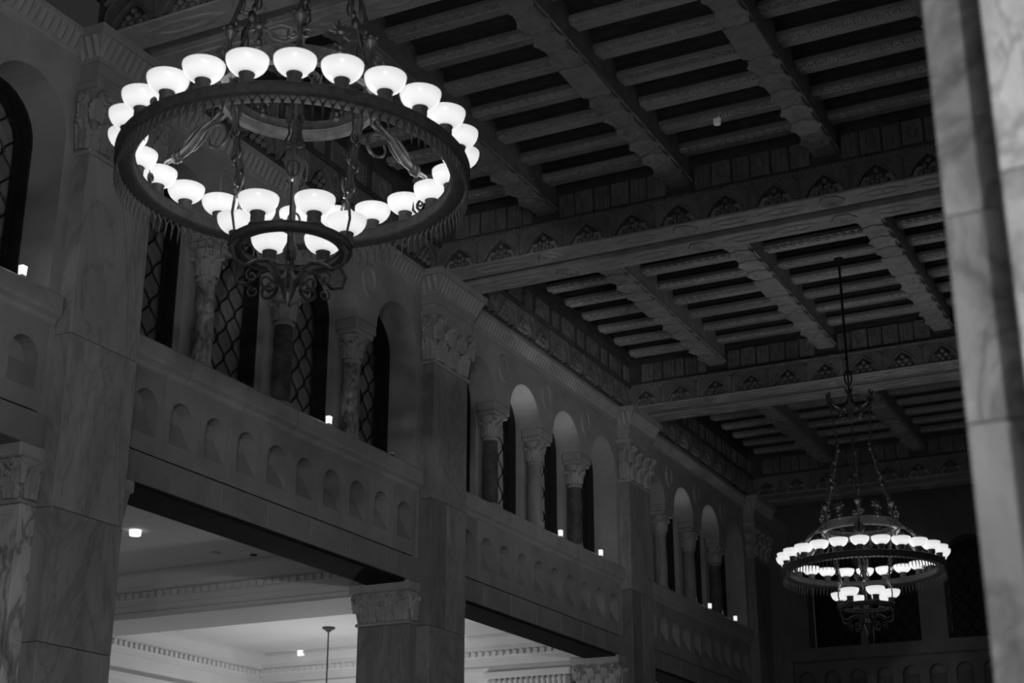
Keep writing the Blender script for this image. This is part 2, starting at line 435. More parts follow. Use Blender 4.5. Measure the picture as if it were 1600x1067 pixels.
# ------------------------------------------------------------------ cornices along the wall
COR = [(-0.2,0),(0.02,0),(0.02,0.12),(0.05,0.14),(0.06,0.18),(0.2,0.46),(0.24,0.48),(0.24,0.58),(-0.2,0.58)]
tn = 1
for b in (0, 1, 2, 3, 4):
    y0 = PL(b) + PW if b else 8.0; y1 = PL(b+1) if b < 4 else YF
    t = structure('trim_%d' % tn); tn += 1
    mb = MB(); mb.prism([(XW+x, ZCOR0+z) for x, z in COR], 'y', y0, y1); mb.build('cornice', 'lime', t)
    if b < 4:
        mb = MB(); tongues(mb, lambda s, d, z: (XW+d, s, z), max(y0, 13), y1, ZCOR0+0.17, ZCOR0+0.46, 0.065, 0.21, 0.17)
        mb.build('leaf_moulding', 'lime', t)
# ------------------------------------------------------------------ pilasters and lower piers
pil_labels = {1: 'broad veined marble pilaster rising past the lit chandelier bowls, closest of the wall',
              2: 'veined marble pilaster between the lattice windows and the four bright arches',
              3: 'veined marble pilaster second from the far corner of the arcaded wall',
              4: 'shadowy marble pilaster beside the far corner of the hall'}
pier_labels = {1: 'pale marble pier with carved capital at the lower corner by the first pilaster',
               2: 'marble pier with leafy capital between the two bright aisle openings',
               3: 'marble pier with leafy capital at the end of the small bright opening',
               4: 'dark marble pier under the pilaster at the far corner'}
PX = 0.33
def pilaster(i):
    t = thing('marble_pilaster', pil_labels[i], 'pilaster', (XW, PL(i), FLOOR))
    zz = [FLOOR, 1.5, 3.99, 6.19, 9.22, 12.62]
    for k, (a, c) in enumerate(zip(zz, zz[1:])):
        a -= FLOOR; c -= FLOOR
        cuts = [0, PW] if k % 2 == 0 else [0, PW*(0.48 if k == 1 else 0.42), PW]
        if k == 3: cuts = [0, PW*0.45, PW]
        if k == 4: cuts = [0, PW]
        for y0, y1 in zip(cuts, cuts[1:]):
            mb = MB(); mb.cbox(-0.02, PX, y0+0.004, y1-0.004, a+0.005, c-0.005, 0.008)
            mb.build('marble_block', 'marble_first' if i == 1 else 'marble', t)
    z = 12.62 - FLOOR
    mb = MB(); mb.cbox(-0.02, PX+0.05, -0.05, PW+0.05, z, z+0.09, 0.02); mb.build('astragal', 'lime', t)
    cap = MB(); zb, zt = z+0.09, 13.87-FLOOR
    cap.add([(-0.02,0,zb),(PX,0,zb),(PX,PW,zb),(-0.02,PW,zb),(-0.02,-0.1,zt),(PX+0.12,-0.1,zt),(PX+0.12,PW+0.1,zt),(-0.02,PW+0.1,zt)],
            [(0,3,2,1),(4,5,6,7),(0,1,5,4),(1,2,6,5),(2,3,7,6),(3,0,4,7)])
    cp = cap.build('capital', 'lime', t)
    for r_, (me, n, dz, dx) in enumerate(((LEAF_BIG, 3, 0.0, 0.0), (LEAF_SM, 4, 0.5, 0.06))):
        for k in range(n):
            y = PW*(k+0.5)/n if r_ == 0 else PW*k/(n-1)
            link('acanthus_leaf', me, 'lime', cp, (PX+dx, y, zb+dz))
        link('acanthus_leaf', me, 'lime', cp, (0.17, -dx, zb+dz), (0, 0, -pi/2), (1, 0.7, 1))
    for y, sx in ((0.06, 1), (PW-0.06, -1)):
        link('volute', VOLUTE, 'lime', cp, (PX+0.12, y, zt-0.2), (0, 0, 0), (1.6, sx, 1))
    link('volute', VOLUTE, 'lime', cp, (0.22, -0.1, zt-0.2), (0, 0, -pi/2), (1.4, -0.8, 1))
    # abacus, fasciae and carved top moulding wrap the front and both sides
    def wrap(z0, z1, p0, p1, name, mat='lime'):
        q = MB(); z0 -= FLOOR; z1 -= FLOOR
        q.add([(-0.05,-p0,z0),(PX+p0,-p0,z0),(PX+p0,PW+p0,z0),(-0.05,PW+p0,z0),(-0.05,-p1,z1),(PX+p1,-p1,z1),(PX+p1,PW+p1,z1),(-0.05,PW+p1,z1)],
              [(0,3,2,1),(4,5,6,7),(0,1,5,4),(1,2,6,5),(2,3,7,6),(3,0,4,7)])
        return q.build(name, mat, t)
    wrap(13.87, 13.98, 0.14, 0.16, 'abacus'); wrap(13.98, 14.18, 0.06, 0.06, 'fascia'); wrap(14.18, 14.4, 0.10, 0.10, 'fascia')
    wrap(14.4, 14.46, 0.13, 0.15, 'fillet'); wrap(14.46, 14.84, 0.15, 0.32, 'cornice_bed'); wrap(14.84, 15.0, 0.36, 0.38, 'cornice_cap')
    q = MB(); zq = -FLOOR
    tongues(q, lambda s, d, z: (PX+d, s, z), -0.2, PW+0.2, 14.47+zq, 14.83+zq, 0.16, 0.325, 0.17)
    tongues(q, lambda s, d, z: (s, -d, z), 0.0, PX+0.2, 14.47+zq, 14.83+zq, 0.16, 0.325, 0.17)
    q.build('leaf_moulding', 'lime', t)
def pier(i):
    t = thing('marble_pier', pier_labels[i], 'pier', (XW, PL(i)-0.35, FLOOR))
    w = PW + 0.7
    zz = [0, 1.9, 4.3, 6.2-FLOOR]
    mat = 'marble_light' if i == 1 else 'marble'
    for a, c in zip(zz, zz[1:]):
        mb = MB(); mb.cbox(-1.4, -0.01, 0, w, a+0.004, c-0.004, 0.01); mb.build('marble_block', mat, t)
    zb, zt = 6.2-FLOOR, 6.95-FLOOR
    mb = MB(); mb.cbox(-1.45, 0.0, -0.05, w+0.05, zb, zb+0.08, 0.02); mb.build('astragal', 'lime', t)
    mb = MB(); mb.add([(-1.4,0,zb+0.08),(-0.01,0,zb+0.08),(-0.01,w,zb+0.08),(-1.4,w,zb+0.08),(-1.5,-0.12,zt),(0.02,-0.12,zt),(0.02,w+0.12,zt),(-1.5,w+0.12,zt)],
            [(0,3,2,1),(4,5,6,7),(0,1,5,4),(1,2,6,5),(2,3,7,6),(3,0,4,7)])
    cp = mb.build('capital', 'lime', t)
    for k in range(3):
        link('acanthus_leaf', LEAF_SM, 'lime', cp, (-1.4*(k+0.5)/3, 0.0, zb+0.08), (0,0,-pi/2))
    for k in range(4):
        link('acanthus_leaf', LEAF_SM, 'lime', cp, (-0.04-1.32*k/3, -0.05, zb+0.3), (0,0,-pi/2), (1.1, 0.8, 0.9))
    link('acanthus_leaf', LEAF_SM, 'lime', cp, (0.0, 0.17, zb+0.08), (0,0,0), (1, 0.8, 1.2))
    for x, sx in ((-1.36, 1), (-0.1, -1)):
        link('volute', VOLUTE, 'lime', cp, (x, -0.13, zt-0.13), (0,0,-pi/2), (1.4, sx*0.8, 0.75))
    mb = MB(); mb.cbox(-1.56, 0.06, -0.2, w+0.2, zt, ZL0-FLOOR-0.004, 0.03); mb.build('abacus', 'lime', t)
for i in (1, 2, 3, 4): pilaster(i); pier(i)
# ------------------------------------------------------------------ colonnettes
col_bay = {1: 'the lattice-windowed bay below the big chandelier', 2: 'the bay of bright arches', 3: 'the farthest bay'}
col_ord = ['nearest', 'middle', 'farthest']
col_mat = {(1,0):'marble_mottled',(1,1):'marble_dark',(1,2):'marble_mottled',(2,0):'marble_dark',(2,1):'marble',(2,2):'marble_dark',(3,0):'marble',(3,1):'marble',(3,2):'marble_dark'}
col_look = {'marble_mottled':'mottled marble','marble_dark':'dark marble','marble':'veined grey marble'}
CH = ZS - ZC1
mb = MB(); mb.cbox(-0.2,0.29,-0.29,0.29,0,0.08,0.01); mb.lathe([(0.27,0.08),(0.28,0.12),(0.25,0.15),(0.235,0.17),(0.245,0.2),(0.215,0.23)], 20); CB = mb.mesh('column_base', True)
mb = MB(); mb.lathe([(0.213,0.22),(0.216,0.9),(0.208,1.5),(0.196,1.98)], 22); CS = mb.mesh('shaft', True)
mb = MB(); mb.lathe([(0.196,1.96),(0.225,1.98),(0.225,2.03),(0.2,2.06),(0.21,2.3),(0.27,2.55),(0.31,2.62)], 20); CC = mb.mesh('capital', True)
mb = MB(); mb.cbox(-0.2,0.33,-0.40,0.40,2.62,2.74,0.02); mb.cbox(-0.2,0.37,-0.44,0.44,2.74,CH-0.003,0.02); CI = mb.mesh('impost')
LEAF_COL = leaf_mesh(0.26, 0.42, 0.13)
for b in (1, 2, 3):
    for k in range(3):
        mt = col_mat[b,k]
        t = thing('colonnette', '%s colonnette, %s of three in %s' % (col_look[mt], col_ord[k], col_bay[b]), 'column',
                  (XW-0.38, BC(b)+(k-1)*PITCH, ZC1), 'colonnettes of the window arcade')
        mb2 = CS.copy(); mb2.materials.clear()
        link('column_base', CB, 'lime', t); link('shaft', mb2, mt, t)
        cp = link('capital', CC, 'lime', t); link('impost', CI, 'lime', t)
        for q in range(6):
            a = q*pi/3
            link('acanthus_leaf', LEAF_COL, 'lime', cp, (0.185*cos(a), 0.185*sin(a), 2.07), (0,0,a))
        for sx, a in ((1, -0.6), (-1, 0.6)):
            link('volute', VOLUTE, 'lime', cp, (0.25*cos(a), 0.3*sin(a), 2.54), (0,0,a), (0.8, sx*0.5, 0.5))
# ------------------------------------------------------------------ windows
LP, LV = 0.27, 0.72
def lattice_mesh(hw, h):
    mb = MB(); n = int(hw/LP)+1
    steps = int(h/0.06)
    for k in range(-n, n+1):
        s = 1 if k % 2 == 0 else -1
        pts = [(0, k*LP + s*LP*0.5*cos(2*pi*z/LV), z) for z in [i*h/steps for i in range(steps+1)]]
        pts = [p for p in pts if abs(p[1]) < hw+0.1]
        if len(pts) > 3: mb.tube(pts, 0.02, 4)
        z = 0 if s > 0 else LV/2
        while z < h:
            y = k*LP + LP/2
            if abs(y) < hw: mb.ball((0, y, z), 0.038, 6, 4)
            z += LV
    return mb.mesh('lattice')
def pane_mesh():
    mb = MB(); n = 8; L = []; R = []
    for i in range(n+1):
        z = -LV/2 + LV*i/n; w = LP*0.5*(1+cos(2*pi*z/LV)) - 0.004
        L.append((0, -max(w,0.003), z)); R.append((0, max(w,0.003), z))
    back = [(-0.012, y, z) for _, y, z in L + R[::-1]]
    fr = L + R[::-1]; m = len(fr)
    mb.add(fr + back, [(k, k+1, m-2-k, m-1-k) for k in range(n)] + [(m+k, m+k+1, 2*m-2-k, 2*m-1-k) for k in range(n)])
    return mb.mesh('pane')
PANE = pane_mesh(); PANE_GLOW = PANE.copy()
def frame_mesh(hw, h, zs, d0=-0.36, d1=0.0, w=0.045):
    """iron liner following jambs and arch; local x is depth (front at d1)"""
    mb = MB(); n = 14
    for off, (a, c) in ((0.0, (d0, d1)), (0.045, (d0, d0+0.1))):
        o = [(-hw+off, 0)] + [(-(hw-off)*cos(pi*k/n), zs+(hw-off)*sin(pi*k/n)) for k in range(n+1)] + [(hw-off, 0)]
        i_ = [(-hw+off+w, 0)] + [(-(hw-off-w)*cos(pi*k/n), zs+(hw-off-w)*sin(pi*k/n)) for k in range(n+1)] + [(hw-off-w, 0)]
        m = len(o)
        vs = [(c,y,z) for y, z in o] + [(c,y,z) for y, z in i_] + [(a,y,z) for y, z in o] + [(a,y,z) for y, z in i_]
        fs = []
        for k in range(m-1):
            fs += [(k,k+1,m+k+1,m+k), (m+k,m+k+1,3*m+k+1,3*m+k), (2*m+k,3*m+k,3*m+k+1,2*m+k+1), (k,2*m+k,2*m+k+1,k+1)]
        mb.add(vs, fs)
    return mb.mesh('frame')
LAT = lattice_mesh(HW, 4.0); FRM = frame_mesh(HW-0.002, 4.0, ZS-ZC1)
wn = 1
def window(loc, rot, lat, frm, hw, h, panes=True, lit=False):
    global wn
    t = structure('window_%d' % wn, loc=loc, rot=rot); wn += 1
    link('frame', frm, 'iron', t, (-0.77, 0, 0))
    link('lattice', lat, 'iron', t, (-1.19, 0, 0))
    if panes:
        n = int(hw/LP)+1
        for k in range(-n, n+1):
            y = k*LP + LP/2
            # widest between bars k and k+1
            z = LV/2 if k % 2 == 0 else 0
            y = k*LP + LP/2
            while z < h + LV/2:
                if abs(y) < hw + LP and (z < h-0.5 or abs(y) < hw):
                    link('pane', PANE_GLOW if lit else PANE, 'glass_glow' if lit else 'glass', t, (-1.225, y, z))
                z += LV
    else:
        mb = MB(); mb.box(-1.24, -1.225, -hw-0.1, hw+0.1, -0.1, h); mb.build('glazing', 'glass' if rot[2] == 0 else 'glass_far', t)
    return t
window((XW, BC(0)+1.5*PITCH, ZC1), (0,0,0), LAT, FRM, HW, 4.0)
for b in (1, 2, 3):
    for k in range(4):
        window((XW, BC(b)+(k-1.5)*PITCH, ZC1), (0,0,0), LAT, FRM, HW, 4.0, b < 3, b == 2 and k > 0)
mb = MB(); mb.box(XW-1.6, XW-1.5, 8, 60, 8.5, 15); o = mb.build('wall_corridor', 'core'); o['kind'] = 'structure'
# ------------------------------------------------------------------ far wall
wf = structure('wall_far')
mb = MB()
pairs = [-15.0, -9.45, -3.9]
fw_hw = 1.05
edges = [XW-1.2]
for c in pairs:
    for s in (-1, 1):
        sc = c + s*1.2
        arch_cell(mb, FW, sc-1.2, sc+1.2, sc, fw_hw, 12.9, ZCEIL, 0.9)
        fbox(mb, FW, sc-1.2, sc-fw_hw, 0, 0.9, ZC1, 12.9); fbox(mb, FW, sc+fw_hw, sc+1.2, 0, 0.9, ZC1, 12.9)
        edges += [sc-1.2, sc+1.2]
edges = sorted(set(round(e, 4) for e in edges)) + [0.5]
for a, c in zip(edges, edges[1:]):
    if not any(abs((a+c)/2-(p+s*1.2)) < 0.3 for p in pairs for s in (-1, 1)): fbox(mb, FW, a, c, 0, 0.9, ZC1, ZCEIL)
fbox(mb, FW, XW-1.2, 0.5, 0, 0.9, FLOOR, ZG); fbox(mb, FW, XW-1.2, 0.5, 0.33, 0.9, ZG, ZC0); fbox(mb, FW, XW-1.2, 0.5, 0, 0.9, ZC0, ZC1)
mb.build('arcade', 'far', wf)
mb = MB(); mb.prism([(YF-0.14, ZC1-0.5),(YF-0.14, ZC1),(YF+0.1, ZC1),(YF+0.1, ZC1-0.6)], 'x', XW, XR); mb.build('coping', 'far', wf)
NICHE_FAR = NICHE.copy(); NICHE_FAR.materials.clear()
for k in range(17):
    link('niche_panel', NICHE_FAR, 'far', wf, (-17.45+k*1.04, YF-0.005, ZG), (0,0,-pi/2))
LATF = lattice_mesh(fw_hw, 4.2); FRMF = frame_mesh(fw_hw-0.002, 4.2, 3.0)
for c in pairs[:2]:
    for s in (-1, 1): window((c+s*1.2, YF+0.25, ZC1), (0,0,-pi/2), LATF, FRMF, fw_hw, 4.2, False)
# ------------------------------------------------------------------ ceiling: beams, ribs, joists
def pointed_arch_plate():
    mb = MB(); w, h, hw = 1.17, 0.66, 0.43; n = 8
    def prof(t):     # t in 0..1 left to apex; ogee outline
        return (-hw + hw*t, 0.08 + 0.44*(sin(t*pi/2)**0.8)*(0.9) + 0.05*max(0, t-0.8)/0.2)
    A = [(-hw, 0.0)] + [prof(k/n) for k in range(n+1)]
    A = A + [(-y, z) for y, z in A[::-1][1:]]
    for k in range(len(A)-1):
        (a, za), (c, zc) = A[k], A[k+1]
        if a == c: continue
        mb.add([(0,a,za),(0,c,zc),(0,c,h),(0,a,h)], [(0,1,2,3)])
    for s in (-1, 1): mb.add([(0,s*w/2,0),(0,s*hw,0),(0,s*hw,h),(0,s*w/2,h)], [(0,1,2,3)])
    m = len(A)
    mb.add([(0,y,z) for y, z in A] + [(-0.14,y,z) for y, z in A], [(k,k+1,m+k+1,m+k) for k in range(m-1)])
    mb.tube([(0.0, y, z) for y, z in A[1:-1]], 0.03, 5)          # raised edge
    mb.tube([(0.0, -w/2, 0.02), (0.01, -w/2, 0.45), (0.0, -w/2+0.12, 0.62)], [0.05, 0.035, 0.02], 5)
    mb.tube([(0.0, w/2, 0.02), (0.01, w/2, 0.45), (0.0, w/2-0.12, 0.62)], [0.05, 0.035, 0.02], 5)
    return mb.mesh('frieze_arch')
def tracery():
    mb = MB()
    for y, z, r_ in ((-0.2,0.1,0.08),(0,0.1,0.08),(0.2,0.1,0.08),(-0.1,0.24,0.075),(0.1,0.24,0.075),(0,0.37,0.07)):
        mb.ball((-0.09, y, z), r_, 7, 4)
    return mb.mesh('tracery', True)
FARCH, FTRAC = pointed_arch_plate(), tracery()
def rope_mesh(L, r_=0.035, pitch=0.1):
    mb = MB(); n = int(L/pitch)
    for i in range(n):
        y = (i+0.5)*L/n
        mb.tube([(0, y-0.05, -0.04), (0.02, y, 0), (0, y+0.05, 0.04)], [0.012, r_, 0.012], 5)
    return mb
def rosette_mesh(r_, petals=8):
    mb = MB(); n = petals*4; vs = []; fs = []
    rings = [(1.0, 0.0), (0.96, -0.03), (0.8, -0.035), (0.74, -0.015), (0.5, -0.03), (0.3, -0.06), (0.22, -0.04), (0.01, -0.07)]
    for i in range(n):
        a = 2*pi*i/n; k = 1 + 0.07*cos(petals*a)
        for rr, z in rings: vs.append((r_*rr*k*cos(a), r_*rr*k*sin(a), z))
    m = len(rings)
    for i in range(n):
        j = (i+1) % n
        for l in range(m-1): fs.append((i*m+l, j*m+l, j*m+l+1, i*m+l+1))
    mb.add(vs, fs); return mb.mesh('rosette', True, 60)
MED = rosette_mesh(0.345, 8); MED.name = 'medallion'
ROS = rosette_mesh(0.3, 6)
def chain_strip(L, axis, w=0.17, pitch=0.26):
    """row of overlapping oval links seen from below (z down)"""
    mb = MB(); n = int(L/pitch); n = max(n, 1); p = L/n
    for i in range(n):
        c = (i+0.5)*p; K = 10; vs = []; fs = []
        for k in range(K):
            a = 2*pi*k/K
            for rr, z in ((1.0, 0), (0.86, -0.045), (0.6, -0.045), (0.5, 0.0)):
                s, d = c + p*0.52*rr*cos(a), w/2*rr*sin(a)
                vs.append((s, d, z) if axis == 'x' else (d, s, z))
        for k in range(K):
            l = (k+1) % K
            for q in range(3): fs.append((k*4+q, l*4+q, l*4+q+1, k*4+q+1))
        mb.add(vs, fs)
        s = c; q = (s, 0, 0) if axis == 'x' else (0, s, 0)
        mb.ball((q[0], q[1], -0.02), 0.03, 6, 3)
    return mb
GIRD0, GIRD1 = XW+0.35, XR
ROPE_X = rope_mesh(GIRD1-GIRD0).mesh('rope_moulding')
# a wide and a fluted painted panel for the upper frieze (local x faces the viewer, y along, z up)
mb = MB(); mb.cbox(-0.02, 0.05, -0.42, 0.42, 0, 0.6, 0.02)
mb.add(*(lambda n: ([(0.052, r_*cos(2*pi*i/n), 0.3+r_*sin(2*pi*i/n)) for i in range(n) for r_ in (0.2,)] + [(0.075, 0.17*cos(2*pi*i/n), 0.3+0.17*sin(2*pi*i/n)) for i in range(n)] + [(0.052, 0.12*cos(2*pi*i/n), 0.3+0.12*sin(2*pi*i/n)) for i in range(n)],
       [(i, (i+1)%n, n+(i+1)%n, n+i) for i in range(n)] + [(n+i, n+(i+1)%n, 2*n+(i+1)%n, 2*n+i) for i in range(n)]))(14))
PANW = mb.mesh('wide_panel')
mb = MB(); mb.cbox(-0.02, 0.03, -0.2, 0.2, 0, 0.6, 0.015)
for y in (-0.13, 0, 0.13): mb.cbox(0.02, 0.065, y-0.035, y+0.035, 0.04, 0.56, 0.012)
PANF = mb.mesh('fluted_panel')
COMP = [(XW+0.45, RIBS[0])] + list(zip(RIBS, RIBS[1:])) + [(RIBS[-1], XR-0.1)]
beam_labels = {1: 'carved main ceiling beam above the broad pilaster behind the big chandelier',
               2: 'long carved ceiling beam crossing mid-picture with double banded underside',
               3: 'carved ceiling beam crossing behind the hanging rod of the small chandelier',
               4: 'shadowed carved ceiling beam at the far end wall'}
def main_beam(i):
    yc = PL(i) + PW/2
    t = thing('ceiling_beam', beam_labels[i], 'beam', (0, yc, 15.0))
    mb = MB(); mb.box(GIRD0-0.3, GIRD1+0.2, -0.72, 0.72, 0.34, ZCEIL-15.0); mb.build('core', 'core', t)
    for s in (-1, 1):
        y0, y1 = sorted((s*0.17, s*0.88))
        mb = MB(); mb.cbox(GIRD0-0.2, GIRD1, y0, y1, 0.0, 0.06, 0.02); mb.box(GIRD0-0.2, GIRD1, min(s*0.19, s*0.7), max(s*0.19, s*0.7), 0.05, 0.36); sb = mb.build('soffit_board', 'beam', t)
        for x0, x1 in COMP:
            a, c = x0+0.55, x1-0.55
            if i > 3: continue
            q = chain_strip(c-a, 'x', 0.4, 1.1); q.build('oval_chain', 'beam', sb, (a, (y0+y1)/2, 0.0)).scale = (1, 1, 0.5)
        for x in RIBS: link('rosette', ROS, 'beam', sb, (x, (y0+y1)/2, 0.0))
    mb = MB(); mb.cbox(GIRD0-0.1, GIRD1, -0.84, -0.6, 0.7, 0.78, 0.02); mb.build('fillet', 'beam', t)
    link('rope_moulding', ROPE_X, 'frieze', t, (GIRD0, -0.86, 0.74), (0,0,-pi/2))
    n = int((GIRD1-GIRD0)/1.17)
    for k in range(n):
        x = GIRD0 + 0.6 + k*1.17
        a = link('frieze_arch', FARCH, 'frieze', t, (x, -0.84, 0.05), (0,0,-pi/2))
        link('tracery', FTRAC, 'frieze', a, (0.02, 0, 0))
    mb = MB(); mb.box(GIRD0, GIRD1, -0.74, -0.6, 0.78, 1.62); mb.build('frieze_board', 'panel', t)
    if i > 1:
        for x0, x1 in COMP:
            a, c = x0+0.34, x1-0.34; m = 3 if c-a > 2 else 2
            w = (c-a)/m
            for k in range(m):
                link('fluted_panel', PANF, 'frieze', t, (a+w*k+0.22, -0.75, 0.88), (0,0,-pi/2))
                link('wide_panel', PANW, 'frieze', t, (a+w*k+0.44+(w-0.44)/2, -0.75, 0.88), (0,0,-pi/2), (1, min(1.0,(w-0.48)/0.84), 1))
for i in (1, 2, 3, 4): main_beam(i)
# frieze along the left wall under the ceiling
for b in (1, 2, 3):
    y0, y1 = PL(b)+PW/2+0.85, PL(b+1)+PW/2-0.85
    t = structure('trim_%d' % tn); tn += 1
    mb = MB(); mb.box(XW-0.1, XW+0.30, y0, y1, 15.0, ZCEIL); mb.build('frieze_board', 'panel', t)
    n = int((y1-y0)/1.17); off = ((y1-y0)-n*1.17)/2
    for k in range(n):
        a = link('frieze_arch', FARCH, 'frieze', t, (XW+0.46, y0+off+(k+0.5)*1.17, 15.0))
        link('tracery', FTRAC, 'frieze', a, (0.02, 0, 0))
    mb = MB(); mb.cbox(XW+0.2, XW+0.52, y0, y1, 15.68, 15.8, 0.03); mb.build('fillet', 'core', t)
    for k in range(6):
        link('wide_panel', PANW, 'frieze', t, (XW+0.31, y0+0.9+k*1.8, 15.88)); link('fluted_panel', PANF, 'frieze', t, (XW+0.31, y0+0.9+k*1.8+0.9, 15.88))
rib_where = ['beside the arcaded wall', 'second from the arcaded wall', 'third from the arcaded wall', 'fourth from the arcaded wall']
rib_bay = {1: 'ceiling bay above the near chandelier', 2: 'ceiling bay of the small chandelier', 3: 'farthest ceiling bay'}
for b in (1, 2, 3):
    y0, y1 = PL(b)+PW/2+0.72, PL(b+1)+PW/2-0.72
    for k, x in enumerate(RIBS):
        t = thing('ceiling_rib', 'medallion ceiling rib %s, in the %s' % (rib_where[k], rib_bay[b]), 'ceiling rib', (x, (y0+y1)/2, ZRIB), 'ceiling ribs with medallions')
        L = (y1-y0)/2
        mb = MB(); mb.cbox(-0.27, 0.27, -L, L, 0.0, ZCEIL-ZRIB, 0.03); mb.build('rib_body', 'rib', t)
        for s in (-1, 1):
            mb = MB(); mb.tube([(s*0.29, -L, 0.1), (s*0.29, L, 0.1)], 0.035, 6); mb.build('edge_bead', 'rib', t)
        mb = MB(); mb.cbox(-0.33, 0.33, -0.62, 0.62, -0.04, 0.03, 0.02); mb.build('centre_plate', 'rib', t)
        for s in (-1, 1):
            for q in range(6): link('medallion', MED, 'rib', t, (0, s*(1.0+q*0.735), 0.0))
    # joists between the ribs; every joist carries an oval-chain moulding on its near edge
    nj = 9; p = (y1-y0)/nj
    for x0, x1 in COMP:
        a, c = x0+0.27, x1-0.27
        mb = MB(); mb.cbox(0, c-a, -0.24, 0.26, 0.0, 0.13, 0.02); J = mb.mesh('joist')
        mb = MB(); mb.box(0, c-a, -0.16, 0.2, 0.13, ZCEIL-ZJ); mb.box(0, c-a, 0.2, 0.27, 0.22, ZCEIL-ZJ); mb.box(0, c-a, -0.23, -0.16, 0.22, ZCEIL-ZJ); JW = mb.mesh('web')
        S = chain_strip(c-a, 'x', 0.19, 0.22).mesh('chain_moulding')
        S2 = MB(); S2.tube([(0, 0, 0), (c-a, 0, 0)], 0.03, 6); S2 = S2.mesh('bead')
        for k in range(nj):
            y = y0 + (k+0.5)*p
            j = link('joist', J, 'joist', ceiling, (a, y, ZJ))
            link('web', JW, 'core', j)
            link('chain_moulding', S, 'chain', j, (0, -0.14, 0.0))
            link('bead', S2, 'chain', j, (0, -0.02, 0.0))
# ------------------------------------------------------------------ left aisle
ws = structure('wall_aisle_left')
mb = MB(); mb.box(-32, -31.4, -20, 63, FLOOR, 8.1); mb.build('plaster_wall', 'plaster', ws)
CRN = [(0,0),(0.06,0.0),(0.06,0.14),(0.12,0.2),(0.12,0.36),(0.3,0.4),(0.3,0.52),(0.5,0.72),(0.6,0.76),(0.6,0.86),(0,0.86)]
mb = MB(); mb.prism([(-31.4+x, 7.24+z) for x, z in CRN], 'y', 10, 62); mb.build('cornice', 'plaster', ws)
mb = MB(); mb.prism([(-31.4+x*0.5, 6.2+z*0.5) for x, z in CRN], 'y', 10, 62); mb.build('cornice', 'plaster', ws)
def dentils(n0, n1, pitch, f):
    mb = MB(); s = n0
    while s < n1: f(mb, s, s+pitch*0.55); s += pitch
    return mb
o = dentils(20, 62, 0.24, lambda m_, a, c: m_.box(-31.3, -31.2, a, c, 7.43, 7.58)).build('dentil_row', 'plaster', ws)
for i in (1, 2, 3, 4):
    y0, y1 = PL(i)-0.1, PL(i)+PW+0.1
    lab = {1: 'white plaster aisle beam hidden behind the first pilaster', 2: 'white plaster aisle beam with dentils spanning the large bright opening',
           3: 'white plaster aisle beam with dentils in the small bright opening', 4: 'white plaster aisle beam at the far end'}[i]
    t = thing('aisle_beam', lab, 'beam', (0, (y0+y1)/2, 7.0)); h = (y1-y0)/2
    mb = MB(); mb.cbox(-31.4, XW-1.16, -h, h, 0.0, 1.1, 0.03); mb.build('beam_body', 'plaster', t)
    for s in (-1, 1):
        P = [(s*(h+x*0.75), 0.32+z*0.9) for x, z in CRN]
        mb = MB(); mb.prism(P, 'x', -31.2, XW-1.16); mb.build('cornice', 'plaster', t)
        mb = MB(); mb.prism([(s*(h-0.05), 0.02), (s*(h+0.06), 0.04), (s*(h+0.06), 0.13), (s*(h-0.05), 0.2)], 'x', -31.2, XW-1.5); mb.build('base_moulding', 'plaster', t)
        dentils(-31, XW-1.3, 0.24, lambda m_, a, c: m_.box(a, c, min(s*(h+0.04), s*(h+0.16)), max(s*(h+0.04), s*(h+0.12)), 0.48, 0.62)).build('dentil_row', 'plaster', t)
# fluted capital of the aisle pier behind the third pilaster
for i, lab in ((3, 'wide fluted capital of the aisle pier at the lower edge of the small bright opening'),):
    t = thing('aisle_pier', lab, 'pier', (-21.15, PL(i)-0.1, FLOOR))
    mb = MB(); mb.cbox(-1.35, 1.35, 0, 1.9, 0, 7.4, 0.02); mb.build('shaft', 'plaster', t)
    mb = MB(); mb.cbox(-1.5, 1.5, -0.22, 2.1, 8.36, 8.58, 0.03); mb.build('abacus', 'plaster', t)
    mb = MB(); mb.cbox(-1.4, 1.4, -0.03, 1.95, 7.4, 8.36, 0.02); cp = mb.build('capital', 'plaster', t)
    mb = MB(); mb.tube([(0, 0, 0), (0, -0.03, 0.5), (0, -0.13, 0.86), (0, -0.1, 0.95)], [0.05, 0.07, 0.085, 0.03], 6); F = mb.mesh('flute')
    for k in range(15): link('flute', F, 'plaster', cp, (-1.3+k*2.6/14, -0.05, 7.41))
# pendant lamps in the aisles, some of them unseen and added for light
def pendant(loc, label, drop=5.2, power=None):
    t = thing('pendant_lamp', label, 'lamp', loc)
    mb = MB(); mb.lathe([(0.001,0),(0.2,0),(0.2,-0.04),(0.09,-0.1),(0.03,-0.16),(0.001,-0.16)], 18); mb.build('canopy', 'ring', t, (0,0,0), True)
    mb = MB(); mb.tube([(0,0,-0.1),(0,0,-drop)], 0.022, 8); mb.build('rod', 'ring', t)
    mb = MB(); mb.lathe([(0.02,0.06),(0.1,0.04),(0.12,-0.04),(0.06,-0.1)], 14); mb.build('globe_holder', 'ring', t, (0,0,-drop), True)
    mb = MB(); mb.ball((0,0,0), 0.32, 18, 10); gl = mb.build('globe', 'globe', t, (0,0,-drop-0.38), True)
    l = bpy.data.lights.new('globe_light', 'POINT'); l.energy = power or AISLE_W; l.shadow_soft_size = 0.34
    lo = bpy.data.objects.new('globe_light', l); COL.objects.link(lo); lo.parent = t; lo.location = (0,0,-drop-0.38)
    gl.visible_shadow = True
    lo.location = (0, 0, -drop+0.35)
    return t
pendant((-26.1, 39.6, 8.1), 'thin pendant lamp rod hanging from the bright aisle ceiling')
